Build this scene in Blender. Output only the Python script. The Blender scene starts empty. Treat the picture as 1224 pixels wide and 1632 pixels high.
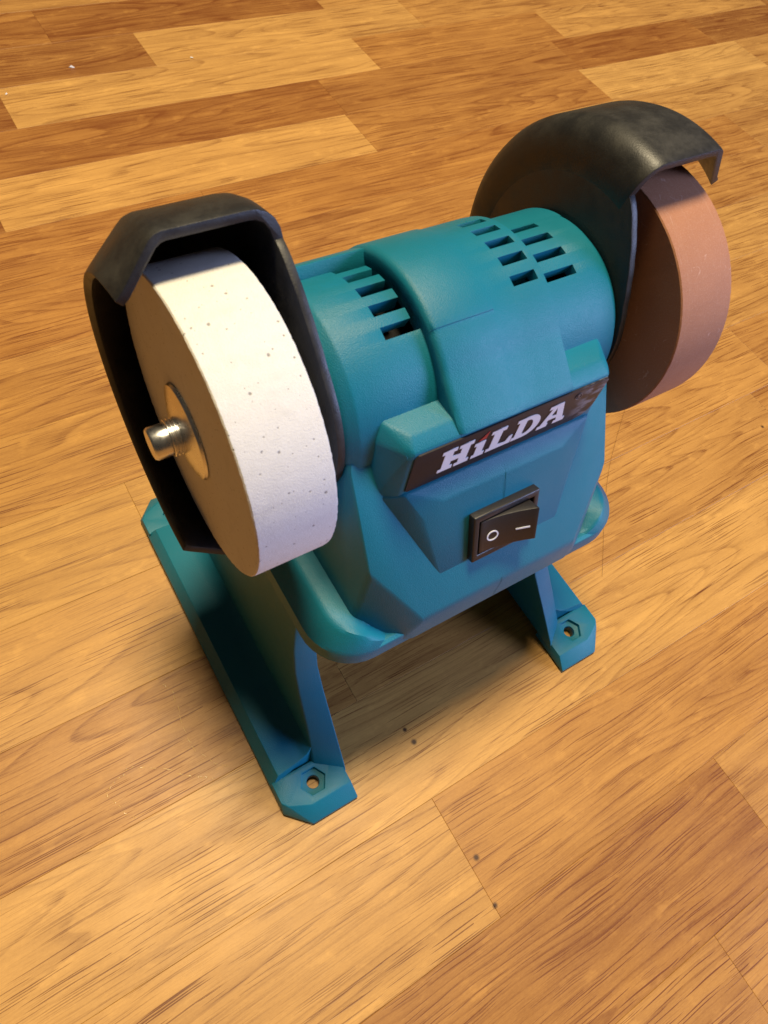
import bpy, bmesh, math, random
from mathutils import Vector, Matrix
R = math.radians
S = 0.001                      # geometry is written in millimetres
random.seed(7)
sc = bpy.context.scene
col = sc.collection

# ------------------------------------------------------------------ camera
cam = bpy.data.cameras.new('camera')
camo = bpy.data.objects.new('camera', cam); col.objects.link(camo)
cam.sensor_fit = 'VERTICAL'; cam.sensor_height = 24.0
cam.lens = 24.0 * 1119.8 / 1632.0
cam.clip_start = 0.005; cam.clip_end = 50
_t, _r, _y = R(32.338), R(15.553), R(-44.296)
rot = Matrix.Rotation(_y, 3, 'Z') @ Matrix.Rotation(_t, 3, 'X') @ Matrix.Rotation(_r, 3, 'Z')
camo.matrix_world = Matrix.Translation(Vector((-101.368, -101.662, 282.243)) * S) @ rot.to_4x4()
cam.dof.use_dof = True
cam.dof.focus_distance = 0.255
cam.dof.aperture_fstop = 24.0
sc.camera = camo

# ------------------------------------------------------------------ light
world = bpy.data.worlds.new('World'); sc.world = world; world.use_nodes = True
bg = world.node_tree.nodes['Background']
bg.inputs[0].default_value = (1.0, 0.86, 0.70, 1); bg.inputs[1].default_value = 0.036

def area(name, loc, target, size, power, color, shape='DISK', size_y=None):
    l = bpy.data.lights.new(name, 'AREA'); l.shape = shape; l.size = size
    if size_y: l.size_y = size_y
    l.energy = power; l.color = color
    o = bpy.data.objects.new(name, l); col.objects.link(o)
    d = Vector(target) - Vector(loc)
    o.location = loc; o.rotation_euler = d.to_track_quat('-Z', 'Y').to_euler()
    return o
area('ceiling_lamp', (0.09, 0.34, 2.0), (0, 0, 0.05), 0.46, 60, (1.0, 0.83, 0.53))
area('window_light', (1.75, -1.50, 0.95), (0, 0, 0.1), 1.1, 64, (0.45, 0.56, 1.0), 'RECTANGLE', 1.1)

sc.view_settings.view_transform = 'Standard'
sc.view_settings.look = 'None'
sc.view_settings.exposure = 0.08
sc.view_settings.gamma = 1.0
sc.render.engine = 'CYCLES'
sc.cycles.use_denoising = True
sc.cycles.max_bounces = 8

# ------------------------------------------------------------------ node helpers
class NT:
    def __init__(self, name):
        self.m = bpy.data.materials.new(name); self.m.use_nodes = True
        self.t = self.m.node_tree; self.t.nodes.clear()
        self.out = self.n('ShaderNodeOutputMaterial')
        self.b = self.n('ShaderNodeBsdfPrincipled')
        self.l(self.b.outputs[0], self.out.inputs[0])
    def n(self, typ, **kw):
        x = self.t.nodes.new(typ)
        for k, v in kw.items(): setattr(x, k, v)
        return x
    def l(self, a, b): self.t.links.new(a, b)
    def put(self, sock, v):
        if isinstance(v, bpy.types.NodeSocket): self.l(v, sock)
        else: sock.default_value = v
    def math(self, op, a, b=0.0, c=0.0, clamp=False):
        x = self.n('ShaderNodeMath', operation=op); x.use_clamp = clamp
        self.put(x.inputs[0], a); self.put(x.inputs[1], b); self.put(x.inputs[2], c)
        return x.outputs[0]
    def vmath(self, op, a, b=(0, 0, 0)):
        x = self.n('ShaderNodeVectorMath', operation=op)
        self.put(x.inputs[0], a); self.put(x.inputs[1], b)
        return x.outputs[1] if op in ('LENGTH', 'DISTANCE', 'DOT_PRODUCT') else x.outputs[0]
    def noise(self, vec, scale=1.0, detail=2.0, rough=0.5, dist=0.0):
        x = self.n('ShaderNodeTexNoise')
        self.put(x.inputs['Vector'], vec); x.inputs['Scale'].default_value = scale
        x.inputs['Detail'].default_value = detail; x.inputs['Roughness'].default_value = rough
        x.inputs['Distortion'].default_value = dist
        return x.outputs['Fac']
    def ramp(self, fac, stops, interp='LINEAR'):
        x = self.n('ShaderNodeValToRGB'); x.color_ramp.interpolation = interp
        e = x.color_ramp.elements
        while len(e) < len(stops): e.new(0.5)
        for i, (p, c) in enumerate(stops):
            e[i].position = p
            e[i].color = (c, c, c, 1) if isinstance(c, (int, float)) else (*c, 1)
        self.l(fac, x.inputs[0]); return x.outputs[0]
    def mix(self, fac, a, b, typ='MIX'):
        x = self.n('ShaderNodeMix', data_type='RGBA', blend_type=typ)
        self.put(x.inputs[0], fac)
        self.put(x.inputs[6], a if isinstance(a, bpy.types.NodeSocket) else (*a, 1))
        self.put(x.inputs[7], b if isinstance(b, bpy.types.NodeSocket) else (*b, 1))
        return x.outputs[2]
    def bump(self, h, strength=0.3, dist=0.0002, normal=None):
        x = self.n('ShaderNodeBump'); x.inputs['Strength'].default_value = strength
        x.inputs['Distance'].default_value = dist; self.l(h, x.inputs['Height'])
        if normal is not None: self.l(normal, x.inputs['Normal'])
        return x.outputs[0]
    def mm(self, kind='Object'):
        tc = self.n('ShaderNodeTexCoord')
        return self.vmath('MULTIPLY', tc.outputs[kind], (1000, 1000, 1000))
    def set(self, **kw):
        for k, v in kw.items():
            s = self.b.inputs[k.replace('_', ' ')]
            if isinstance(v, tuple) and len(v) == 3 and s.type == 'RGBA': v = (*v, 1)
            self.put(s, v)
        return self.m

# ------------------------------------------------------------------ materials
def mat_plastic(name, c, rough=0.42, grain=1.0, spec=0.5, var=0.06):
    t = NT(name); v = t.mm()
    g = t.noise(v, 3.2, 2, 0.6)
    big = t.noise(v, 0.06, 3, 0.6)
    cc = t.mix(t.math('MULTIPLY', big, 1.0), tuple(x * (1 - var * 2) for x in c), tuple(x * (1 + var) for x in c))
    smu = t.noise(v, 0.22, 4, 0.65)
    r = t.math('ADD', rough - 0.08, t.math('MULTIPLY', smu, 0.17))
    return t.set(Base_Color=cc, Roughness=r, Specular_IOR_Level=spec, Normal=t.bump(g, 0.40 * grain, 0.00025))

TEAL = mat_plastic('teal_plastic', (0.005, 0.155, 0.235), 0.44, 1.15, 0.36)
def mat_guard():
    t = NT('black_guard_plastic'); v = t.mm()
    g = t.noise(v, 2.4, 2, 0.6)
    d = t.noise(v, 0.13, 7, 0.72)
    dust = t.ramp(d, [(0.42, 0.0), (0.72, 1.0)])
    geo = t.n('ShaderNodeNewGeometry')
    cc = t.mix(t.math('MULTIPLY', dust, 0.17), (0.015, 0.015, 0.016), (0.105, 0.095, 0.072))
    r = t.math('ADD', 0.42, t.math('MULTIPLY', dust, 0.22))
    return t.set(Base_Color=cc, Roughness=r, Normal=t.bump(g, 0.22, 0.00025))
GUARD = mat_guard()
SWITCH = mat_plastic('black_switch_plastic', (0.016, 0.014, 0.014), 0.38, 0.5)
def mat_plate():
    t = NT('name_plate_film'); v = t.mm()
    sp = t.n('ShaderNodeSeparateXYZ'); t.l(v, sp.inputs[0])
    wear = t.math('MULTIPLY', t.ramp(t.noise(t.vmath('MULTIPLY', v, (0.25, 1, 0.55)), 1.0, 4, 0.65), [(0.46, 0.0), (0.60, 1.0)]),
                  t.math('MULTIPLY', t.math('SUBTRACT', sp.outputs[0], 20.5), 0.2, clamp=True))
    c = t.mix(t.math('MULTIPLY', wear, 0.75), (0.020, 0.016, 0.017), (0.25, 0.24, 0.25))
    return t.set(Base_Color=c, Roughness=t.math('ADD', 0.46, t.math('MULTIPLY', wear, 0.1)), Specular_IOR_Level=0.3, Normal=t.bump(t.noise(v, 3.0, 2), 0.12, 0.0002))
PLATE = mat_plate()
WHITE = mat_plastic('white_print', (0.80, 0.80, 0.82), 0.45, 0.3, var=0.01)
RED = mat_plastic('red_print', (0.42, 0.035, 0.03), 0.45, 0.3)

def mat_white_wheel():
    t = NT('white_abrasive'); v = t.mm()
    vo = t.n('ShaderNodeTexVoronoi'); vo.inputs['Scale'].default_value = 0.62; vo.inputs['Randomness'].default_value = 1.0
    wv = t.vmath('ADD', v, t.vmath('MULTIPLY', vnoise(t, v, 0.9), (0.35, 0.35, 0.35)))
    t.l(wv, vo.inputs['Vector'])
    dd = vo.outputs['Distance']
    sep = t.n('ShaderNodeSeparateColor'); t.l(vo.outputs['Color'], sep.inputs[0])
    size = t.math('ADD', 0.085, t.math('MULTIPLY', t.math('POWER', sep.outputs[0], 4.0), 0.20))
    spot = t.math('SUBTRACT', 1.0, t.math('DIVIDE', dd, t.math('ADD', size, 0.001)), clamp=True)
    keep = t.math('GREATER_THAN', sep.outputs[1], 0.25)
    spot = t.math('MULTIPLY', t.math('MULTIPLY', spot, keep), 3.0, clamp=True)
    smud = t.ramp(t.noise(v, 0.16, 4, 0.6), [(0.56, 0.0), (0.78, 0.28)])
    base = t.mix(t.noise(v, 0.5, 3), (0.65, 0.63, 0.575), (0.72, 0.70, 0.65))
    c1 = t.mix(smud, base, (0.45, 0.43, 0.40))
    c2 = t.mix(t.math('MULTIPLY', spot, 0.72), c1, (0.17, 0.145, 0.12))
    h = t.math('SUBTRACT', t.noise(v, 2.6, 3, 0.7), t.math('MULTIPLY', spot, 0.9))
    return t.set(Base_Color=c2, Roughness=0.88, Specular_IOR_Level=0.25, Normal=t.bump(h, 0.35, 0.0004))
def vnoise(t, v, scale):
    x = t.n('ShaderNodeTexNoise'); t.l(v, x.inputs['Vector']); x.inputs['Scale'].default_value = scale
    return t.vmath('SUBTRACT', x.outputs['Color'], (0.5, 0.5, 0.5))
WWHEEL = mat_white_wheel()

def mat_brown_wheel():
    t = NT('brown_abrasive'); v = t.mm()
    sp = t.n('ShaderNodeSeparateXYZ'); t.l(v, sp.inputs[0])
    g = t.noise(v, 2.0, 4, 0.85)
    big = t.noise(v, 0.12, 4, 0.6)
    base = t.mix(big, (0.34, 0.148, 0.078), (0.42, 0.190, 0.100))
    base = t.mix(t.math('MULTIPLY', t.ramp(g, [(0.5, 0.0), (0.72, 1.0)]), 0.6), base, (0.46, 0.26, 0.17))
    # long fine scratches around the rim
    ang = t.math('ARCTAN2', sp.outputs[2], sp.outputs[1])
    cv = t.n('ShaderNodeCombineXYZ'); t.l(sp.outputs[0], cv.inputs[0]); t.l(t.math('MULTIPLY', ang, 3.0), cv.inputs[1])
    s = t.noise(cv.outputs[0], 1.3, 3, 0.6)
    base = t.mix(t.math('MULTIPLY', t.ramp(s, [(0.55, 0.0), (0.7, 1.0)]), 0.18), base, (0.46, 0.27, 0.18))
    # a few chalky scuffs
    w = t.n('ShaderNodeTexNoise'); t.l(v, w.inputs['Vector']); w.inputs['Scale'].default_value = 0.085; w.inputs['Detail'].default_value = 3
    line = t.math('SUBTRACT', 1.0, t.math('MULTIPLY', t.math('ABSOLUTE', t.math('SUBTRACT', w.outputs['Fac'], 0.585)), 160), clamp=True)
    pat = t.ramp(t.noise(v, 0.35, 3), [(0.54, 0.0), (0.64, 1.0)])
    base = t.mix(t.math('MULTIPLY', t.math('MULTIPLY', line, pat), 0.55), base, (0.66, 0.46, 0.37))
    return t.set(Base_Color=base, Roughness=0.72, Specular_IOR_Level=0.3, Normal=t.bump(g, 0.35, 0.0003))
BWHEEL = mat_brown_wheel()

def mat_metal():
    t = NT('bright_steel'); v = t.mm()
    r = t.math('ADD', 0.20, t.math('MULTIPLY', t.noise(v, 0.8, 4), 0.20))
    c = t.mix(t.noise(v, 0.4, 3), (0.62, 0.61, 0.60), (0.74, 0.73, 0.72))
    return t.set(Base_Color=c, Metallic=1.0, Roughness=r, Normal=t.bump(t.noise(v, 1.2, 3), 0.12, 0.0002))
STEEL = mat_metal()
CORE = mat_plastic('dark_motor_core', (0.006, 0.005, 0.005), 0.6, 0.3, 0.2)

def mat_wood(name='oak_strip'):
    t = NT(name)
    oi = t.n('ShaderNodeObjectInfo')
    csep = t.n('ShaderNodeSeparateColor'); t.l(oi.outputs['Color'], csep.inputs[0])
    tone, fig, warm = csep.outputs[0], csep.outputs[1], csep.outputs[2]
    geo = t.n('ShaderNodeNewGeometry')
    wp = t.vmath('MULTIPLY', geo.outputs['Position'], (1000, 1000, 1000))
    rnd = t.math('MULTIPLY', oi.outputs['Random'], 977.0)
    off = t.n('ShaderNodeCombineXYZ'); t.l(rnd, off.inputs[0]); t.l(t.math('MULTIPLY', rnd, 1.7), off.inputs[1]); t.l(t.math('MULTIPLY', rnd, 0.31), off.inputs[2])
    v = t.vmath('ADD', wp, off.outputs[0])
    # slow warp of the fibres
    w1 = t.noise(t.vmath('MULTIPLY', v, (0.010, 0.030, 0)), 1.0, 2, 0.5)
    w2 = t.noise(t.vmath('MULTIPLY', v, (0.045, 0.14, 0)), 1.0, 2, 0.5)
    warp = t.math('ADD', t.math('MULTIPLY', t.math('SUBTRACT', w1, 0.5), 6.0), t.math('MULTIPLY', t.math('SUBTRACT', w2, 0.5), 0.9))
    sep = t.n('ShaderNodeSeparateXYZ'); t.l(v, sep.inputs[0])
    yw = t.math('ADD', sep.outputs[1], t.math('MULTIPLY', warp, t.math('ADD', 0.25, fig)))
    def lay(fx, fy, fz=0.0):
        c = t.n('ShaderNodeCombineXYZ'); t.l(t.math('MULTIPLY', sep.outputs[0], fx), c.inputs[0])
        t.l(t.math('MULTIPLY', yw, fy), c.inputs[1]); c.inputs[2].default_value = fz
        return c.outputs[0]
    # growth rings: contours of a long slow field, so they run along the strip and close into cathedral loops
    field = t.noise(lay(0.0026, 0.030), 1.0, 1.0, 0.4)
    rv = t.math('FRACT', t.math('MULTIPLY', field, t.math('ADD', 18.0, t.math('MULTIPLY', fig, 8.0))))
    ringd = t.ramp(rv, [(0.0, 0.4), (0.04, 0.05), (0.45, 0.08), (0.78, 0.40), (0.92, 1.0), (0.98, 0.9), (1.0, 0.4)])
    fade = t.ramp(t.noise(lay(0.010, 0.10, 9.0), 1.0, 2, 0.5), [(0.28, 0.15), (0.60, 1.0)])
    ringd = t.math('MULTIPLY', ringd, fade)
    band = t.noise(lay(0.006, 0.13), 1.0, 3, 0.55)
    # pores: short dark dashes, thickest in the late wood
    def dashes(fx, fy, fz, thr, keep):
        vo = t.n('ShaderNodeTexVoronoi', voronoi_dimensions='2D'); vo.inputs['Scale'].default_value = 1.0
        t.l(lay(fx, fy, fz), vo.inputs['Vector'])
        sc_ = t.n('ShaderNodeSeparateColor'); t.l(vo.outputs['Color'], sc_.inputs[0])
        size = t.math('MULTIPLY', t.math('ADD', 0.35, sc_.outputs[0]), thr)
        d = t.math('MULTIPLY', t.math('SUBTRACT', 1.0, t.math('DIVIDE', vo.outputs['Distance'], size)), 4.5, clamp=True)
        return t.math('MULTIPLY', d, t.math('LESS_THAN', sc_.outputs[1], keep))
    pden = t.ramp(t.noise(t.vmath('MULTIPLY', v, (0.010, 0.05, 3.0)), 1.0, 2, 0.5), [(0.36, 0.25), (0.62, 1.0)])
    pord = t.math('MULTIPLY', dashes(0.021, 1.30, 0.0, 0.26, 0.70), pden)
    pord2 = t.math('MULTIPLY', dashes(0.040, 2.1, 0.0, 0.28, 0.65), t.math('ADD', 0.3, t.math('MULTIPLY', ringd, 0.7)))
    fib = t.noise(lay(0.05, 3.4, 5.0), 1.0, 5, 0.8)
    mott = t.noise(t.vmath('MULTIPLY', v, (0.016, 0.06, 0)), 1.0, 4, 0.62)
    fleck = t.noise(t.vmath('MULTIPLY', v, (0.075, 0.13, 0)), 1.0, 3, 0.6)
    fleckd = t.ramp(fleck, [(0.58, 0.0), (0.70, 1.0)])
    dark = t.mix(warm, (0.130, 0.046, 0.012), (0.170, 0.050, 0.010))
    lite = t.mix(warm, (0.585, 0.345, 0.104), (0.545, 0.258, 0.057))
    k = t.math('ADD', t.math('MULTIPLY', tone, 0.95), t.math('MULTIPLY', t.math('SUBTRACT', band, 0.5), 0.60))
    k = t.math('ADD', k, t.math('MULTIPLY', t.math('SUBTRACT', mott, 0.5), 0.66))
    k = t.math('ADD', k, t.math('MULTIPLY', t.math('SUBTRACT', fib, 0.5), 0.55))
    k = t.math('ADD', k, t.math('MULTIPLY', t.math('SUBTRACT', t.noise(t.vmath('MULTIPLY', v, (0.55, 1.6, 0)), 1.0, 4, 0.8), 0.5), 0.42))
    k = t.math('ADD', k, 0.07)
    k = t.math('SUBTRACT', k, t.math('MULTIPLY', ringd, 0.30))
    k = t.math('SUBTRACT', k, t.math('MULTIPLY', pord, 0.62))
    k = t.math('SUBTRACT', k, t.math('MULTIPLY', pord2, 0.36))
    k = t.math('ADD', k, t.math('MULTIPLY', fleckd, 0.17), clamp=True)
    c = t.mix(k, dark, lite)
    # pin knots and dark dots at fixed places on the boards
    for (kx, ky, kr) in KNOTS:
        d = t.vmath('DISTANCE', t.vmath('MULTIPLY', wp, (1, 1, 0)), (kx, ky, 0))
        wob = t.math('ADD', d, t.math('MULTIPLY', t.math('SUBTRACT', w2, 0.5), kr))
        mk = t.math('SUBTRACT', 1.0, t.math('DIVIDE', wob, kr), clamp=True)
        c = t.mix(t.math('MULTIPLY', mk, 1.6, clamp=True), c, (0.06, 0.026, 0.012))
    fine = t.noise(wp, 1.4, 3, 0.6)
    r = t.math('ADD', 0.34, t.math('MULTIPLY', t.noise(wp, 0.035, 4, 0.65), 0.20))
    h = t.math('SUBTRACT', t.math('MULTIPLY', fine, 0.25), t.math('ADD', t.math('MULTIPLY', pord, 0.8), t.math('MULTIPLY', pord2, 0.4)))
    return t.set(Base_Color=c, Roughness=r, Specular_IOR_Level=0.28, Normal=t.bump(h, 0.16, 0.0002))
KNOTS = [(-21.1, -71.2, 1.5), (-21.8, -65.2, 1.1), (-23.0, -118.0, 1.6), (-26.0, -134.5, 1.5), (249.2, -21.1, 1.6)]
WOOD = mat_wood()

# ------------------------------------------------------------------ mesh helpers
def link(name, me, mat, parent=None, smooth=None):
    o = bpy.data.objects.new(name, me); col.objects.link(o)
    if mat is not None and not me.materials: me.materials.append(mat)
    if parent is not None: o.parent = parent
    if smooth is not None: smooth_by_angle(me, smooth)
    return o
def smooth_by_angle(me, deg):
    bm = bmesh.new(); bm.from_mesh(me)
    a = R(deg)
    for f in bm.faces: f.smooth = True
    for e in bm.edges:
        e.smooth = not (len(e.link_faces) == 2 and e.calc_face_angle(0) > a)
    bm.to_mesh(me); bm.free()
def mesh_of(bm, name='m'):
    bmesh.ops.recalc_face_normals(bm, faces=bm.faces)
    me = bpy.data.meshes.new(name); bm.to_mesh(me); bm.free(); return me
def from_py(verts, faces):
    bm = bmesh.new()
    vs = [bm.verts.new(Vector(v) * S) for v in verts]
    for f in faces:
        try: bm.faces.new([vs[i] for i in f])
        except ValueError: pass
    return bm
def hull(pts):
    bm = bmesh.new()
    for p in pts: bm.verts.new(Vector(p) * S)
    r = bmesh.ops.convex_hull(bm, input=bm.verts)
    bmesh.ops.delete(bm, geom=[v for v in r['geom_interior'] if isinstance(v, bmesh.types.BMVert)], context='VERTS')
    bmesh.ops.dissolve_limit(bm, angle_limit=R(1.5), verts=bm.verts, edges=bm.edges)
    return bm
def modded(bm, bevel=0.0, seg=3, angle=25, cutters=(), name='m'):
    me = mesh_of(bm, name)
    tmp = bpy.data.objects.new('tmp', me); col.objects.link(tmp)
    cs = []
    for c in cutters:
        co = bpy.data.objects.new('cut', mesh_of(c)); col.objects.link(co); cs.append(co)
        m = tmp.modifiers.new('b', 'BOOLEAN'); m.operation = 'DIFFERENCE'; m.solver = 'EXACT'; m.object = co
    if bevel > 0:
        m = tmp.modifiers.new('v', 'BEVEL'); m.width = bevel * S; m.segments = seg
        m.limit_method = 'ANGLE'; m.angle_limit = R(angle); m.harden_normals = False
    dg = bpy.context.evaluated_depsgraph_get()
    out = bpy.data.meshes.new_from_object(tmp.evaluated_get(dg))
    for o in [tmp] + cs:
        d = o.data; bpy.data.objects.remove(o); bpy.data.meshes.remove(d)
    out.name = name
    return out
def join(meshes):
    bm = bmesh.new()
    for m in meshes:
        bm.from_mesh(m)
    me = bpy.data.meshes.new('joined'); bm.to_mesh(me); bm.free(); return me
def lathe(prof, n=96, closed=True, axis_z=0.0, jit=None):
    """revolve (x, r) profile about the X axis"""
    bm = bmesh.new(); rings = []
    for k in range(n):
        a = 2 * math.pi * k / n
        ring = []
        for i, (x, r) in enumerate(prof):
            dx = dr = 0
            if jit and jit.get(i): dx = random.uniform(-1, 1) * jit[i]; dr = -abs(random.gauss(0, 1)) * jit[i]
            ring.append(bm.verts.new(Vector((x + dx, -(r + dr) * math.cos(a), (r + dr) * math.sin(a) + axis_z)) * S))
        rings.append(ring)
    m = len(prof)
    for k in range(n):
        A, B = rings[k], rings[(k + 1) % n]
        for i in range(m if closed else m - 1):
            j = (i + 1) % m
            bm.faces.new((A[i], A[j], B[j], B[i]))
    return bm
def mirror_x(me):
    c = me.copy()
    bm = bmesh.new(); bm.from_mesh(c)
    for v in bm.verts: v.co.x = -v.co.x
    bmesh.ops.reverse_faces(bm, faces=bm.faces)
    bm.to_mesh(c); bm.free(); return c
def box(x0, x1, y0, y1, z0, z1):
    return hull([(x, y, z) for x in (x0, x1) for y in (y0, y1) for z in (z0, z1)])
def empty(name, loc=(0, 0, 0)):
    o = bpy.data.objects.new(name, None); o.empty_display_size = 0.02
    o.location = Vector(loc) * S; col.objects.link(o); return o

# ------------------------------------------------------------------ floor: oak strips
W = 46.3; Y0 = 0.2
fl = bmesh.new()
vs = [fl.verts.new(Vector(p) * S) for p in ((-2600, -2600, -0.6), (3400, -2600, -0.6), (3400, 3400, -0.6), (-2600, 3400, -0.6))]
fl.faces.new(vs)
floor = link('floor', mesh_of(fl, 'floor'), WOOD)
floor['kind'] = 'structure'; floor.color = (0.55, 0.5, 0.5, 1)
# row: list of (x of the left end, tone, figure, warmth)
ROWS = {
 12: [(-200, .55, .5, .5), (120, .5, .5, .6), (420, .6, .4, .4)],
 11: [(-220, .5, .4, .5), (60, .62, .4, .5), (330, .5, .5, .6), (640, .6, .4, .5)],
 10: [(-240, .30, .4, .8), (10, .22, .4, .8), (229, .66, .4, .5), (520, .55, .5, .5), (800, .5, .5, .5)],
 9: [(-210, .28, .9, .7), (68, .74, .5, .4), (300, .60, .5, .6), (560, .45, .5, .6), (800, .4, .5, .5)],
 8: [(-310, .20, .5, .8), (-41, .74, .3, .4), (228, .50, .5, .8), (418, .70, .4, .5), (690, .35, .8, .6)],
 7: [(-120, .28, .4, .9), (172, .36, .4, .8), (400, .26, .4, .9), (568, .22, .9, .7), (820, .4, .4, .6)],
 6: [(-340, .25, .4, .8), (-75, .80, .3, .5), (170, .42, .7, .8), (394, .78, .5, .3), (590, .60, .7, .5), (850, .5, .5, .5)],
 5: [(-260, .42, .5, .9), (40, .44, .7, .9), (330, .62, .9, .4), (610, .50, .8, .5)],
 4: [(-330, .50, .3, .9), (-30, .45, .5, .8), (230, .46, .8, .7), (480, .52, .8, .5)],
 3: [(-230, .58, .4, .7), (90, .5, .5, .6), (340, .48, .8, .6), (560, .5, .6, .6)],
 2: [(-290, .62, .6, .6), (20, .6, .5, .5), (250, .66, .7, .4), (500, .5, .5, .5)],
 1: [(-320, .72, .3, .4), (-77, .76, .4, .4), (190, .62, .5, .5), (430, .6, .5, .5)],
 0: [(-250, .76, .35, .5), (30, .64, .5, .65), (290, .55, .6, .7)],
 -1: [(-330, .54, .6, .75), (-33, .62, .8, .6), (262, .52, .6, .7)],
 -2: [(-330, .80, .5, .45), (282, .60, .6, .6)],
 -3: [(-290, .72, .45, .5), (-26.4, .58, .9, .75), (240, .5, .6, .7)],
 -4: [(-190, .38, .9, .8), (87, .66, .7, .6), (330, .5, .6, .5)],
 -5: [(-230, .55, .6, .7), (40, .58, .7, .7)],
 -6: [(-160, .50, .6, .5), (110, .6, .5, .5)],
}
ENDX = {12: 720, 11: 900, 10: 1000, 9: 1010, 8: 950, 7: 1050, 6: 1060, 5: 880, 4: 740, 3: 760, 2: 700, 1: 640, 0: 540, -1: 480, -2: 430, -3: 460, -4: 560, -5: 300, -6: 330}
def plank_mesh(L, Wd):
    b = 0.13; g = 0.03
    x0, x1, y0, y1 = -L / 2 + g, L / 2 - g, -Wd / 2 + g, Wd / 2 - g
    v = [(x0, y0, -0.55), (x1, y0, -0.55), (x1, y1, -0.55), (x0, y1, -0.55),
         (x0, y0, -0.10), (x1, y0, -0.10), (x1, y1, -0.10), (x0, y1, -0.10),
         (x0 + b, y0 + b, 0), (x1 - b, y0 + b, 0), (x1 - b, y1 - b, 0), (x0 + b, y1 - b, 0)]
    f = [(0, 3, 2, 1), (8, 9, 10, 11)]
    for i in range(4):
        j = (i + 1) % 4
        f += [(i, j, 4 + j, 4 + i), (4 + i, 4 + j, 8 + j, 8 + i)]
    return mesh_of(from_py(v, f), 'wood_strip')
for k, lst in ROWS.items():
    for i, (x, tone, fg, wm) in enumerate(lst):
        x1 = lst[i + 1][0] if i + 1 < len(lst) else ENDX[k]
        L = x1 - x
        o = link('wood_strip', plank_mesh(L, W), WOOD, floor)
        o.location = Vector(((x + x1) / 2, Y0 + W * (k + 0.5), 0)) * S
        o.color = (tone, fg, wm, 1)

# ------------------------------------------------------------------ bench grinder
H = 145.3                       # axle height
gr = empty('bench_grinder')
gr['label'] = 'teal plastic bench grinder with one white and one brown wheel standing on wooden floor'
gr['category'] = 'bench grinder'

def radial_grid(xs, angs, rad, rin, holes, close_x=True):
    """shell about the axle: rad(ang, x)->outer radius, rin inner radius, holes: set of (xi, ai) cells left open; angles in degrees, front=0, top=90"""
    bm = bmesh.new(); nx, na = len(xs), len(angs)
    full = abs(angs[-1] - angs[0] - 360) < 1e-6
    def P(x, a, r): return Vector((x, -r * math.cos(R(a)), r * math.sin(R(a)) + H)) * S
    vo, vi = {}, {}
    def gv(d, i, j, inner):
        jj = j % (na - 1) if full else j
        if (i, jj) not in d:
            r = rin(xs[i]) if inner else rad(angs[jj], xs[i])
            d[(i, jj)] = bm.verts.new(P(xs[i], angs[jj], r))
        return d[(i, jj)]
    O = lambda i, j: gv(vo, i, j, False)
    I = lambda i, j: gv(vi, i, j, True)
    solid = lambda i, j: 0 <= i < nx - 1 and (0 <= j < na - 1 or full) and ((i, j % (na - 1)) not in holes)
    for i in range(nx - 1):
        for j in range(na - 1):
            if not solid(i, j): continue
            bm.faces.new((O(i, j), O(i + 1, j), O(i + 1, j + 1), O(i, j + 1)))
            bm.faces.new((I(i, j), I(i, j + 1), I(i + 1, j + 1), I(i + 1, j)))
            if not solid(i - 1, j): bm.faces.new((O(i, j), O(i, j + 1), I(i, j + 1), I(i, j)))
            if not solid(i + 1, j): bm.faces.new((O(i + 1, j), I(i + 1, j), I(i + 1, j + 1), O(i + 1, j + 1)))
            if not solid(i, j - 1): bm.faces.new((O(i, j), I(i, j), I(i + 1, j), O(i + 1, j)))
            if not solid(i, j + 1): bm.faces.new((O(i, j + 1), O(i + 1, j + 1), I(i + 1, j + 1), I(i, j + 1)))
    return bm

SLOT_L = [(63.5 + 13 * k, 70.2 + 13 * k) for k in range(5)]
SLOT_R2 = [(65.1 + 12.7 * k, 70.5 + 12.7 * k) for k in range(5)]
SLOT_R1 = [(66.8 + 11.1 * k, 71.9 + 11.1 * k) for k in range(5)]
def ang_list(a0, a1, step, marks):
    s = {round(a0, 3), round(a1, 3)}
    n = int((a1 - a0) / step)
    base = [a0 + (a1 - a0) * i / n for i in range(n + 1)]
    mk = sorted({round(m, 3) for m in marks if a0 < m < a1})
    for b in base:
        if all(abs(b - m) > 0.8 for m in mk): s.add(round(b, 3))
    s.update(mk); return sorted(s)
def inside(lst, a): return any(lo - 1e-3 <= a <= hi + 1e-3 for lo, hi in lst)
# barrel
marks = [m for lst in (SLOT_L, SLOT_R2, SLOT_R1) for p in lst for m in p]
angs = ang_list(-90, 270, 3.0, marks)
xs = [-43.3, -43.0, -40.0, -39.2, -27.6, -19.4, -17.7, 8.1, 15.7, 20.0, 30.4, 39.2, 40.0, 43.0, 43.3]
prof_r = {-43.3: 22.0, -43.0: 23.4, -40.0: 25.95, -39.2: 26.25, 39.2: 26.25, 40.0: 25.95, 43.0: 23.4, 43.3: 22.0}
holes = set()
for i in range(len(xs) - 1):
    xm = (xs[i] + xs[i + 1]) / 2
    for j in range(len(angs) - 1):
        am = (angs[j] + angs[j + 1]) / 2
        if (-27.6 < xm < -17.7 and inside(SLOT_L, am)) or (-19.4 < xm < -17.7 and 63.5 < am < 122.2) or (20 < xm < 30.4 and inside(SLOT_R2, am)) or (8.1 < xm < 15.7 and inside(SLOT_R1, am)):
            holes.add((i, j))
barrel = modded(radial_grid(xs, angs, lambda a, x: prof_r.get(x, 26.25), lambda x: 20.5 if abs(x) > 42 else 22.4, holes), 0.28, 2, 40, name='barrel')

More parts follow.
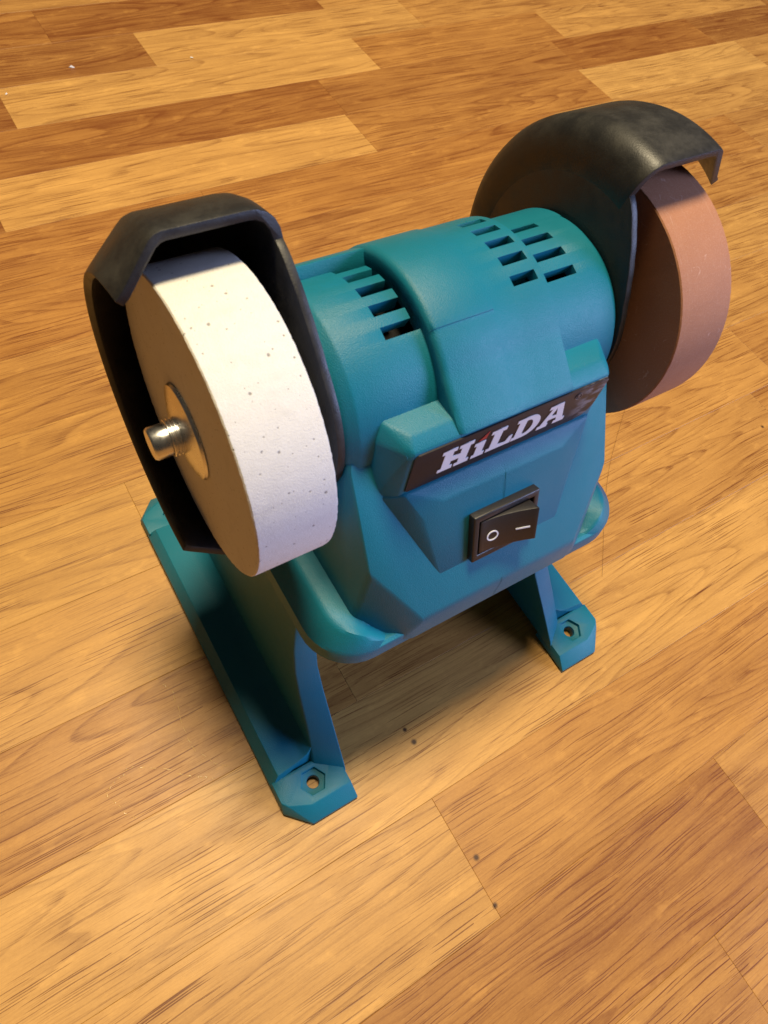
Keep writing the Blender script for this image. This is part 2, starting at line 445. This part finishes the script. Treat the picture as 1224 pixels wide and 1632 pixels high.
# raised band over the barrel, running down the front into the name-plate face
def band_r(proud):
    front = [(-14.8, 170.5), (-20.9, 166.6), (-27.0, 160.9), (-31.6, 156.6)]
    def f(a, x):
        r = 29.6
        if a < 60:
            # straight slope from the barrel towards the plate: line through the points
            p0, p1 = (-14.9, 170.9), (-33.5, 155.2)
            d = (p1[0] - p0[0], p1[1] - p0[1]); n = (d[1], -d[0])
            dirv = (-math.cos(R(a)), math.sin(R(a)))
            den = n[0] * dirv[0] + n[1] * dirv[1]
            rr = (n[0] * p0[0] + n[1] * (p0[1] - H)) / den
            w = min(1, (60 - a) / 24.0)
            r = r + (rr - r) * w * w * (3 - 2 * w) if rr > r else r
        if a > 59.9: r += proud
        return r
    return f
xx = [-18.0, -17.7, -17.0, -16.0, -0.03, 0.03, 8.1, 15.7, 17.8, 18.4]
mk = [m for p in SLOT_R1 for m in p] + [59.6, 60.0]
an = ang_list(15.5, 205, 3.0, mk)
hs = {(6, j) for j in range(len(an) - 1) if inside(SLOT_R1, (an[j] + an[j + 1]) / 2)}
_bl, _br = band_r(0.25), band_r(0.0)
EDGE = {-18.0: 1.6, -17.7: 0.8, -17.0: 0.25, -16.0: 0.0, 18.4: 0.9, 17.8: 0.15}
band_m = modded(radial_grid(xx, an, lambda a, x: (_bl(a, x) + 0.16 if x < 0 else _br(a, x)) - EDGE.get(x, 0), lambda x: 25.2, hs), 0.26, 2, 48, name='band')

def sym(pts, back=True):
    out = []
    for (x, y, z) in pts:
        out += [(x, y, z), (-x, y, z)]
        if back: out += [(x, -y, z), (-x, -y, z)]
    return out
skirt = hull(sym([(42.2, -25.2, 146.0), (42.4, -30.0, 137.0), (42.2, -42.0, 118.2), (28.4, -54.6, 98.6), (34.2, -53.9, 88.3), (30, -54.7, 85.6), (46.0, -44.0, 92.0), (46.2, -40, 86)]))
skirt_m = modded(skirt, 1.3, 4, 15, name='skirt')
block = hull(sym([(29.8, -30.0, 156.6), (34.0, -23.8, 156.6), (31.2, -33.9, 154.2), (35.9, -25.6, 152.2), (31.4, -34.0, 137.6), (37.0, -29.5, 131.0), (31.0, -34.0, 131.0)], back=False)
             + [(x, -12, z) for x in (-34, 34) for z in (131, 154)])
block_m = modded(block, 0.8, 3, 15, name='block')
panel = hull(sym([(31.6, -33.8, 136.0), (30.6, -34.6, 138.3), (20.2, -38.6, 134.2), (25.6, -39.9, 129.2), (21.0, -48.4, 107.9), (36.9, -30.4, 134.8), (22.0, -46.5, 104.0)], back=False)
             + [(x, -20, z) for x in (-34, 34) for z in (106, 136)])
panel_m = modded(panel, 0.7, 3, 12, name='panel')
# tray-like base of the housing: rounded rectangle rings
def rrect(hx, hy, r, n=9):
    pts = []
    for (sx, sy, a0) in ((1, 1, 0), (-1, 1, 90), (-1, -1, 180), (1, -1, 270)):
        for k in range(n + 1):
            a = R(a0 + 90 * k / n)
            pts.append((sx * (hx - r) + r * math.cos(a), sy * (hy - r) + r * math.sin(a)))
    return pts
def rings(levels):
    bm = bmesh.new(); rr = []
    for (z, hx, hy, r) in levels:
        rr.append([bm.verts.new(Vector((x, y, z)) * S) for x, y in rrect(hx, hy, r)])
    n = len(rr[0])
    for a, b in zip(rr, rr[1:]):
        for i in range(n): bm.faces.new((a[i], a[(i + 1) % n], b[(i + 1) % n], b[i]))
    bm.faces.new(rr[0]); bm.faces.new(rr[-1])
    for v in bm.verts:                      # the rim runs down to nothing towards the middle of the front and back
        x, y, z = abs(v.co.x) / S, abs(v.co.y) / S, v.co.z / S
        if z > 91.5 and y > 43:
            q = min(1.0, max(0.0, (47.5 - x) / 12.0)); q = q * q * (3 - 2 * q)
            v.co.z -= q * (z - 90.6) * S
    return bm
slab_m = modded(rings([(96.4, 41, 44, 9), (96.9, 47.5, 48.5, 11), (97.2, 50.4, 50.8, 12.5), (96.9, 51.8, 51.9, 13), (96.0, 52.8, 52.5, 13.5), (91.4, 57.2, 53.6, 15.5), (90.4, 58.2, 53.9, 16), (85.2, 58.7, 54.0, 16), (84.4, 58.0, 53.4, 15.5)]), 0, name='slab')
# bulkier rear half of the barrel, either side of the band
rear_l = modded(radial_grid([-41.0, -40.2, -17.5], ang_list(121.5, 215, 3.0, []), lambda a, x: 28.6 if x < -40.9 else 29.5, lambda x: 25.0, set()), 0.35, 2, 45)
rear_r = modded(radial_grid([18.0, 40.0, 41.0], ang_list(108, 215, 3.0, []), lambda a, x: (26.15 + 1.6 * min(1, max(0, (a - 108) / 34.0))) - (0.8 if x > 40.5 else 0), lambda x: 25.0, set()), 0.0)
housing_me = join([barrel, rear_l, rear_r, band_m, skirt_m, block_m, panel_m, slab_m])
housing = link('motor_housing', housing_me, TEAL, gr, 32)
housing['label'] = 'teal motor housing with slotted barrel and faceted front'

# motor inside the barrel, seen through the slots
core = link('motor_core', modded(lathe([(-30, 4), (-30, 14), (-26, 16), (30, 16), (33, 14), (33, 4)], 48, True, H), 0.4, 2), CORE, gr, 40)

# feet
def leg_bm():
    lv = [(4.0, 68.5, 60.5, 50.9, 61.5), (8, 66.4, 59.0, 50.9, 60.8), (20, 55.4, 50.8, 50.2, 59.4), (33, 43.2, 40.6, 49.4, 58.2), (42, 37.2, 35.6, 49.1, 57.6), (55, 33.2, 32.4, 48.7, 57.0), (70, 31.6, 31.2, 48.2, 56.5), (86, 31.2, 31, 48.0, 56.2)]
    bm = bmesh.new(); rr = []
    for (z, yi, yo, xi, xo) in lv:
        rr.append([bm.verts.new(Vector(p) * S) for p in ((xi, -yi, z), (xo, -yo, z), (xo, yo, z), (xi, yi, z))])
    for a, b in zip(rr, rr[1:]):
        for i in range(4): bm.faces.new((a[i], a[(i + 1) % 4], b[(i + 1) % 4], b[i]))
    bm.faces.new(rr[0]); bm.faces.new(rr[-1]); return bm
leg_me = modded(leg_bm(), 0.8, 3, 35)
def bar_bm():
    prof = [(59.6, 0.35), (77.4, 0.35), (78.1, 0.95), (78.1, 4.4), (74.7, 9.8), (66.0, 10.9), (62.4, 11.8), (60.0, 13.4), (59.6, 13.4)]
    v, f = [], []
    n = len(prof)
    for y in (-1, 1):
        v += [(x, y * (60.0 - max(0, z - 6.8) * 0.7), z) for x, z in prof]
    f = [tuple(range(n)), tuple(range(2 * n - 1, n - 1, -1))] + [(i, (i + 1) % n, n + (i + 1) % n, n + i) for i in range(n)]
    return from_py(v, f)
bar_me = modded(bar_bm(), 0.45, 2, 20)
def pad_me(sy):
    bot = [(51.2, 77.9), (70.1, 77.9), (78.1, 69.6), (78.1, 58.5), (51.2, 58.5)]
    top = [(51.6, 72.4), (67.9, 72.4), (76.0, 68.6), (77.6, 66.5), (77.6, 58.5), (51.6, 58.5)]
    pts = [(x * (1 if True else 1), sy * y, 0.9) for x, y in bot] + [(x, sy * y, 2.0) for x, y in bot]
    inn = [(51.8, 77.2), (69.8, 77.2), (77.4, 69.4), (77.4, 58.5), (51.8, 58.5)]
    pts += [(x, sy * y, 0.3) for x, y in inn] + [(x, sy * y, 6.8) for x, y in top]
    cx, cy = 63.8, sy * 65.2
    def prism(r, n, z0, z1, rot0=0):
        return hull([(cx + r * math.cos(2 * math.pi * i / n + rot0), cy + r * math.sin(2 * math.pi * i / n + rot0), z) for i in range(n) for z in (z0, z1)])
    return modded(hull(pts), 0.35, 2, 20, cutters=[prism(5.0, 6, 5.0, 12, 0.0), prism(2.35, 28, -3, 12)])
foot_me = join([leg_me, bar_me, pad_me(1), pad_me(-1)])
for s, nm in ((1, 'teal foot bar under the brown wheel'), (-1, 'teal foot bar under the white wheel')):
    me = foot_me if s == 1 else mirror_x(foot_me)
    o = link('foot', me, TEAL, gr, 30); o['label'] = nm

# ------------------------------------------------------------------ wheel guards
def guard_mesh(cut, grow=0.0):
    """right-hand guard (x>0), open end at angle `cut`, running 178 degrees over the top to the back"""
    outer = [(42.8, 36.0), (42.8, 40.6), (43.2, 43.0), (44.2, 45.1), (45.9, 46.8), (48.0, 47.8), (50.0, 48.0), (67.8, 48.0), (69.3, 47.6), (70.6, 46.7), (78.6, 40.4), (80.4, 38.8)]
    inner = [(79.0, 37.2), (77.4, 38.6), (69.4, 44.8), (68.2, 45.6), (67.2, 45.8), (50.2, 45.8), (48.6, 45.6), (46.9, 44.7), (45.7, 42.9), (45.1, 40.6), (45.0, 36.0)]
    prof = [(x, r + grow if r > 42 else r) for x, r in outer + inner]
    bm = bmesh.new(); rr = []
    n = 60
    for k in range(n + 1):
        a = R(cut + 180 * k / n)
        q = max(0.0, 1 - 180 * k / n / 16.0)      # the lip hooks inwards at the open end
        rr.append([bm.verts.new(Vector((x - 0.9 * q * (r < 41 and x > 70), -(r - 2.3 * q * (r < 41 and x > 70)) * math.cos(a), (r - 2.3 * q * (r < 41 and x > 70)) * math.sin(a) + H)) * S) for x, r in prof])
    m = len(prof)
    for A, B in zip(rr, rr[1:]):
        for i in range(m): bm.faces.new((A[i], A[(i + 1) % m], B[(i + 1) % m], B[i]))
    bm.faces.new(rr[0]); bm.faces.new(rr[-1])
    shell = modded(bm, 0.35, 2, 50)
    # side plate
    key = [(-150, 24.6), (-110, 24.6), (-75, 24.8), (-55, 25.2), (-42, 26.2), (-30, 28.6), (-20, 31.6), (-10, 35.8), (-4, 39.0), (0.3, 40.8), (20, 40.8), (177.7, 40.8), (182, 38), (190, 31), (200, 27), (210, 24.6)]
    def rad(p):
        for (a, ra), (b, rb) in zip(key, key[1:]):
            if a <= p <= b:
                t = (p - a) / (b - a); return ra + (rb - ra) * t
        return 25.0
    pts = []
    k = -150
    while k < 209.9:
        a = R(cut + k); r = rad(k); pts.append((-r * math.cos(a), r * math.sin(a) + H)); k += 2.5
    bm = bmesh.new()
    A = [bm.verts.new(Vector((42.86, y, z)) * S) for y, z in pts]
    B = [bm.verts.new(Vector((44.94, y, z)) * S) for y, z in pts]
    n = len(pts)
    bm.faces.new(A); bm.faces.new(B)
    for i in range(n): bm.faces.new((A[i], A[(i + 1) % n], B[(i + 1) % n], B[i]))
    plate = modded(bm, 0.3, 2, 50)
    return join([shell, plate])
g1 = link('wheel_guard', guard_mesh(80, 1.0), GUARD, gr, 35); g1['label'] = 'black plastic guard arched over the brown wheel'
g2 = link('wheel_guard', mirror_x(guard_mesh(103)), GUARD, gr, 35); g2['label'] = 'dusty black plastic guard arched over the white wheel'

# ------------------------------------------------------------------ wheels, washers, spindle
def wheel_mesh(jit):
    prof = [(52.0, 5.0), (52.0, 20), (52.0, 36.5), (52.0, 37.1), (52.3, 37.45), (52.9, 37.5), (70.6, 37.5), (71.2, 37.45), (71.5, 37.1), (71.5, 36.5), (71.5, 20), (71.5, 5.0)]
    return mesh_of(lathe(prof, 300, True, H, {3: jit, 4: jit, 7: jit, 8: jit}))
w1 = link('grinding_wheel', wheel_mesh(0.03), BWHEEL, gr, 20); w1['label'] = 'reddish brown grinding wheel'
w2 = link('grinding_wheel', mirror_x(wheel_mesh(0.05)), WWHEEL, gr, 20); w2['label'] = 'white speckled grinding wheel'
wash_me = modded(lathe([(71.55, 4.2), (71.55, 11.9), (71.9, 12.1), (72.5, 11.7), (73.2, 9.2), (73.7, 6.6), (73.9, 4.2)], 64, True, H), 0)
thr = [(71.0, 0.01), (71.0, 4.3)]
xx = 73.4
while xx < 76.0:
    thr += [(xx, 4.6), (xx + 0.25, 4.6), (xx + 0.42, 4.3), (xx + 0.6, 4.3)]; xx += 0.85
thr += [(76.2, 4.3), (76.4, 4.05), (80.2, 4.05), (80.75, 3.6), (80.85, 0.01)]
spin_me = mesh_of(lathe(thr, 64, True, H))
for w, s in ((w1, 1), (w2, -1)):
    link('washer', wash_me if s == 1 else mirror_x(wash_me), STEEL, w, 30)
    link('spindle_end', spin_me if s == 1 else mirror_x(spin_me), STEEL, w, 40)
shaft = link('drive_shaft', modded(lathe([(-71.0, 0.01), (-71.0, 3.8), (71.0, 3.8), (71.0, 0.01)], 32, True, H), 0), STEEL, gr, 40)

# ------------------------------------------------------------------ name plate and letters (plane y = -34)
YP = -34.35
def poly_plate(pts, y0, y1):
    n = len(pts)
    v = [(x, y0, z) for x, z in pts] + [(x, y1, z) for x, z in pts]
    f = [tuple(range(n)), tuple(range(2 * n - 1, n - 1, -1))] + [(i, (i + 1) % n, n + (i + 1) % n, n + i) for i in range(n)]
    return from_py(v, f)
lab = [(-30.6, 139.6), (-29.9, 138.9), (24.5, 139.0), (27.6, 139.6), (29.4, 141.2), (30.4, 144.0), (30.9, 152.6), (30.2, 153.6), (-29.4, 153.6), (-30.4, 152.6)]
plate = link('name_plate', modded(poly_plate(lab, -33.6, YP), 0.12, 2, 50), PLATE, gr, 35)
plate['label'] = 'black name plate strip lettered in white'
def glyph(outlines, mat, name, parent, y=YP - 0.09, sh=0.0):
    cu = bpy.data.curves.new('g', 'CURVE'); cu.dimensions = '2D'; cu.fill_mode = 'BOTH'; cu.extrude = 0.08 * S
    for pts in outlines:
        sp = cu.splines.new('POLY'); sp.points.add(len(pts) - 1); sp.use_cyclic_u = True
        for q, (x, z) in zip(sp.points, pts): q.co = (x * S, z * S, 0, 1)
    tmp = bpy.data.objects.new('tmp', cu); col.objects.link(tmp)
    dg = bpy.context.evaluated_depsgraph_get()
    me = bpy.data.meshes.new_from_object(tmp.evaluated_get(dg))
    bpy.data.objects.remove(tmp); bpy.data.curves.remove(cu)
    for v in me.vertices:
        x, z, h = v.co; v.co = (x, y * S - h, z)
    return link(name, me, mat, parent)
B0, T0, SF = 142.3, 150.9, 1.35
m0 = B0 + SF; m1 = T0 - SF
Hh = [(-22.0, B0), (-17.6, B0), (-17.6, m0), (-18.5, m0), (-18.5, 145.5), (-16.1, 145.5), (-16.1, m0), (-17.0, m0), (-17.0, B0), (-12.6, B0), (-12.6, m0), (-13.5, m0), (-13.5, m1), (-12.6, m1), (-12.6, T0), (-17.0, T0), (-17.0, m1), (-16.1, m1), (-16.1, 147.5), (-18.5, 147.5), (-18.5, m1), (-17.6, m1), (-17.6, T0), (-22.0, T0), (-22.0, m1), (-21.1, m1), (-21.1, m0), (-22.0, m0)]
ii = [(-11.7, B0), (-7.7, B0), (-7.7, m0), (-8.5, m0), (-8.5, 148.6), (-11.8, 148.6), (-11.8, 147.3), (-11.0, 147.3), (-11.0, m0), (-11.7, m0)]
tri = [(-11.2, 149.3), (-8.7, 149.3), (-8.4, 152.0)]
LL = [(-7.0, B0), (1.0, B0), (1.0, 145.5), (-0.2, 145.5), (-0.9, m0 + 0.1), (-3.5, m0 + 0.1), (-3.5, m1), (-2.4, m1), (-2.4, T0), (-7.2, T0), (-7.2, m1), (-6.1, m1), (-6.1, m0), (-7.0, m0)]
def arc(cx, cz, rx, rz, a0, a1, n=12): return [(cx + rx * math.cos(R(a0 + (a1 - a0) * i / n)), cz + rz * math.sin(R(a0 + (a1 - a0) * i / n))) for i in range(n + 1)]
zc = (B0 + T0) / 2
Dd = [(1.3, B0), (5.2, B0)] + arc(5.2, zc, 4.3, (T0 - B0) / 2, -90, 90) + [(1.0, T0), (1.0, m1), (2.0, m1), (2.0, m0), (1.3, m0)]
Di = [(4.4, m0 + 0.1), (4.9, m0 + 0.1)] + arc(4.9, zc, 2.1, (T0 - B0) / 2 - SF - 0.1, -90, 90) + [(4.4, m1 - 0.1)]
Aa = [(9.9, B0), (13.5, B0), (13.5, m0), (12.8, m0), (13.15, 144.9), (15.85, 144.9), (16.2, m0), (15.5, m0), (15.5, B0), (19.4, B0), (19.4, m0), (18.6, m0), (16.2, T0), (11.6, T0), (11.6, m1), (12.9, m1), (10.7, m0), (9.9, m0)]
Ai = [(13.55, 146.3), (14.5, 149.4), (15.45, 146.3)]
for nm, o in (('H', [Hh]), ('i', [ii]), ('L', [LL]), ('D', [Dd, Di]), ('A', [Aa, Ai])):
    glyph(o, WHITE, 'letter', plate)
glyph([tri], RED, 'letter_accent', plate)
GREY = mat_plastic('grey_print', (0.17, 0.15, 0.15), 0.4, 0.3)
ringo = lambda cx, cz, r, w, n=28: [arc(cx, cz, r, r, 0, 360 - 360 / n, n - 1), arc(cx, cz, r - w, r - w, 0, 360 - 360 / n, n - 1)]
glyph(ringo(21.2, 150.6, 1.15, 0.22), GREY, 'registered_mark', plate)
glyph([[(20.9, 150.0), (21.1, 150.0), (21.1, 150.5), (21.5, 150.0), (21.75, 150.0), (21.35, 150.55), (21.7, 150.9), (21.5, 151.25), (20.9, 151.25)]], GREY, 'registered_mark', plate)

# ------------------------------------------------------------------ rocker switch on the sloping panel
sw = empty('rocker_switch')
sw.parent = gr
pa, pb = Vector((0, -40.3, 130.5)), Vector((0, -48.0, 108.5))
dv = (pa - pb).normalized()                        # up along the panel
nv = Vector((0, -dv.z, dv.y)).normalized()         # outward normal
if nv.y > 0: nv = -nv
mid = pb + dv * ((Vector((0, -44.65, 118.0)) - pb).dot(dv)) + Vector((-0.4, 0, 0))
M = Matrix(((1, dv.x, nv.x), (0, dv.y, nv.y), (0, dv.z, nv.z)))
M = Matrix.Translation(mid * S) @ M.to_4x4()
sw.matrix_local = M
# local: x right, y up the panel, z out
fx, fy = 11.4, 8.5
frame = modded(box(-fx, fx, -fy, fy, -3.0, 2.3), 0.45, 3, 30, cutters=[box(-9.5, 9.5, -6.3, 6.3, 0.2, 6)])
link('switch_frame', frame, SWITCH, sw, 35)
# rocker: concave face, the right end standing proud
pr = []
n = 16
for i in range(n + 1):
    u = -9.1 + 17.2 * i / n
    q = (u + 9.1) / 17.2
    z = 2.25 + 4.1 * q ** 1.8
    pr.append((u, z))
v, f = [], []
for yy in (-5.95, 5.95):
    v += [(u, yy, z) for u, z in pr] + [(8.1, yy, 0.5), (-9.1, yy, 0.5)]
m = n + 3
f = [tuple(range(m)), tuple(range(2 * m - 1, m - 1, -1))] + [(i, (i + 1) % m, m + (i + 1) % m, m + i) for i in range(m)]
rocker = link('rocker', modded(from_py(v, f), 0.3, 2, 35), SWITCH, sw, 35)
def zr(u):
    q = (u + 9.1) / 17.2
    return 2.25 + 4.1 * max(q, 0) ** 1.8
def mark(outlines, name):
    o = glyph(outlines, WHITE, name, rocker, y=0)
    for vv in o.data.vertices:
        x, h, y = vv.co.x, vv.co.y, vv.co.z
        vv.co = (x, y, zr(x / S) * S + 0.10 * S - h)
    return o
mark([[(-5.0 + 1.85 * math.cos(R(a)), -0.6 + 1.85 * math.sin(R(a))) for a in range(0, 360, 12)], [(-5.0 + 1.42 * math.cos(R(a)), -0.6 + 1.42 * math.sin(R(a))) for a in range(0, 360, 12)]], 'off_mark')
mark([[(2.0, -0.85), (6.0, -0.85), (6.0, -0.35), (2.0, -0.35)]], 'on_mark')

# ------------------------------------------------------------------ small things on the floor
def tube(pts, r, n=6):
    bm = bmesh.new(); rr = []
    P = [Vector(p) * S for p in pts]
    for i, p in enumerate(P):
        d = (P[min(i + 1, len(P) - 1)] - P[max(i - 1, 0)]).normalized()
        a = d.cross(Vector((0, 0, 1))).normalized(); b = a.cross(d)
        rr.append([bm.verts.new(p + (a * math.cos(2 * math.pi * k / n) + b * math.sin(2 * math.pi * k / n)) * r * S) for k in range(n)])
    for A, B in zip(rr, rr[1:]):
        for k in range(n): bm.faces.new((A[k], A[(k + 1) % n], B[(k + 1) % n], B[k]))
    bm.faces.new(rr[0]); bm.faces.new(rr[-1])
    return mesh_of(bm)
def catmull(pts, n=10):
    out = []
    q = [pts[0]] + pts + [pts[-1]]
    for i in range(1, len(q) - 2):
        p0, p1, p2, p3 = (Vector(a) for a in q[i - 1:i + 3])
        for k in range(n):
            t = k / n
            out.append(0.5 * ((2 * p1) + (-p0 + p2) * t + (2 * p0 - 5 * p1 + 4 * p2 - p3) * t * t + (-p0 + 3 * p1 - 3 * p2 + p3) * t ** 3))
    out.append(Vector(pts[-1])); return out
HAIR = mat_plastic('brown_hair', (0.10, 0.04, 0.012), 0.5, 0.1)
hs = link('hair_strand', tube(catmull([(185.7, 27.5, .12), (165.3, 12.7, .12), (143.5, -4.4, .12), (123.2, -24.2, .12), (108.3, -40.5, .12), (99, -50.6, .12)]), 0.06), HAIR)
hs['label'] = 'single thin brown hair lying curved on the floor right of the grinder'; hs['category'] = 'hair'
CRUMB = mat_plastic('pale_crumb', (0.75, 0.70, 0.60), 0.7, 1.0)
def crumb(x, y, r, label, seed):
    random.seed(seed)
    bm = hull([(random.gauss(0, 1) * r, random.gauss(0, 1) * r * 0.7, abs(random.gauss(0, 1)) * r * 0.6 + 0.02) for _ in range(14)])
    o = link('crumb', mesh_of(bm), CRUMB); o.location = Vector((x, y, 0)) * S
    o['label'] = label; o['category'] = 'crumb'
    return o
crumb(-36.4, 409.7, 0.7, 'white crumb on the dark strip at the far left edge of the floor', 1)
crumb(12.6, 429.3, 0.75, 'white crumb on the dark knotty strip far behind the white wheel', 2)
crumb(95.6, 421.1, 0.8, 'pale crumb on the light strip far behind the grinder, rightmost of three', 3)

# dried clear residue on the strip left of the grinder: thin broken glossy beads
def mat_residue():
    t = NT('clear_residue'); v = t.mm()
    return t.set(Base_Color=(0.52, 0.31, 0.10), Roughness=0.12, Specular_IOR_Level=0.8, Normal=t.bump(t.noise(v, 2.0, 3), 0.6, 0.0004))
RESID = mat_residue()
def residue(path, label, seed):
    random.seed(seed)
    pts = catmull([(x, y, 0.0) for x, y in path], 14)
    bm = bmesh.new(); n = 7
    i = 0
    while i < len(pts) - 3:
        m = random.randint(2, 5); seg = pts[i:i + m + 1]; i += m + random.randint(1, 3)
        if len(seg) < 3: continue
        rings_ = []
        off = random.gauss(0, 0.35)
        for j, p in enumerate(seg):
            d = (seg[min(j + 1, len(seg) - 1)] - seg[max(j - 1, 0)]).normalized()
            a = Vector((-d.y, d.x, 0)); c = p + a * (off + random.gauss(0, 0.10))
            taper = math.sin(math.pi * (j + 0.4) / (len(seg) - 0.2))
            w = (0.05 + 0.16 * random.random()) * taper + 0.01; h = (0.03 + 0.06 * random.random()) * taper + 0.005
            rings_.append([bm.verts.new((c + a * math.cos(math.pi * k / (n - 1)) * w + Vector((0, 0, math.sin(math.pi * k / (n - 1)) * h + 0.01))) * S) for k in range(n)])
        for A, B in zip(rings_, rings_[1:]):
            for k in range(n): bm.faces.new((A[k], A[(k + 1) % n], B[(k + 1) % n], B[k]))
        bm.faces.new(rings_[0]); bm.faces.new(rings_[-1])
    o = link('dried_residue', mesh_of(bm), RESID, None, 60)
    o['label'] = label; o['category'] = 'residue'
residue([(-101.1, 2.5), (-95.9, -4.9), (-96.1, -13.6), (-96.8, -24.2), (-95.5, -34.3), (-91.7, -41.1), (-88.0, -44.6)], 'thin clear residue line on the floor hugging the foot below the white wheel', 4)
residue([(-124.5, -44.5), (-127.4, -38.5), (-129.4, -32.5), (-126.6, -28.6), (-120.4, -27.6), (-113.0, -30.2), (-104.9, -37.1), (-97.8, -43.0), (-94.4, -45.6)], 'clear glossy residue outlining a rounded patch on the floor at lower left', 5)

# moulding seam down the front of the housing
for pts in ([(0, -34.62, 138.2), (0, -38.65, 134.15), (0, -40.45, 130.1), (0, -41.9, 126.0)],
            [(0, -48.2, 108.1), (0, -50.6, 104.6), (0, -54.3, 98.9), (0, -54.75, 97.6), (0, -54.72, 88.0)]):
    link('mould_seam', tube([(x, y + 0.02, z) for x, y, z in pts], 0.06), TEAL, gr, 60)
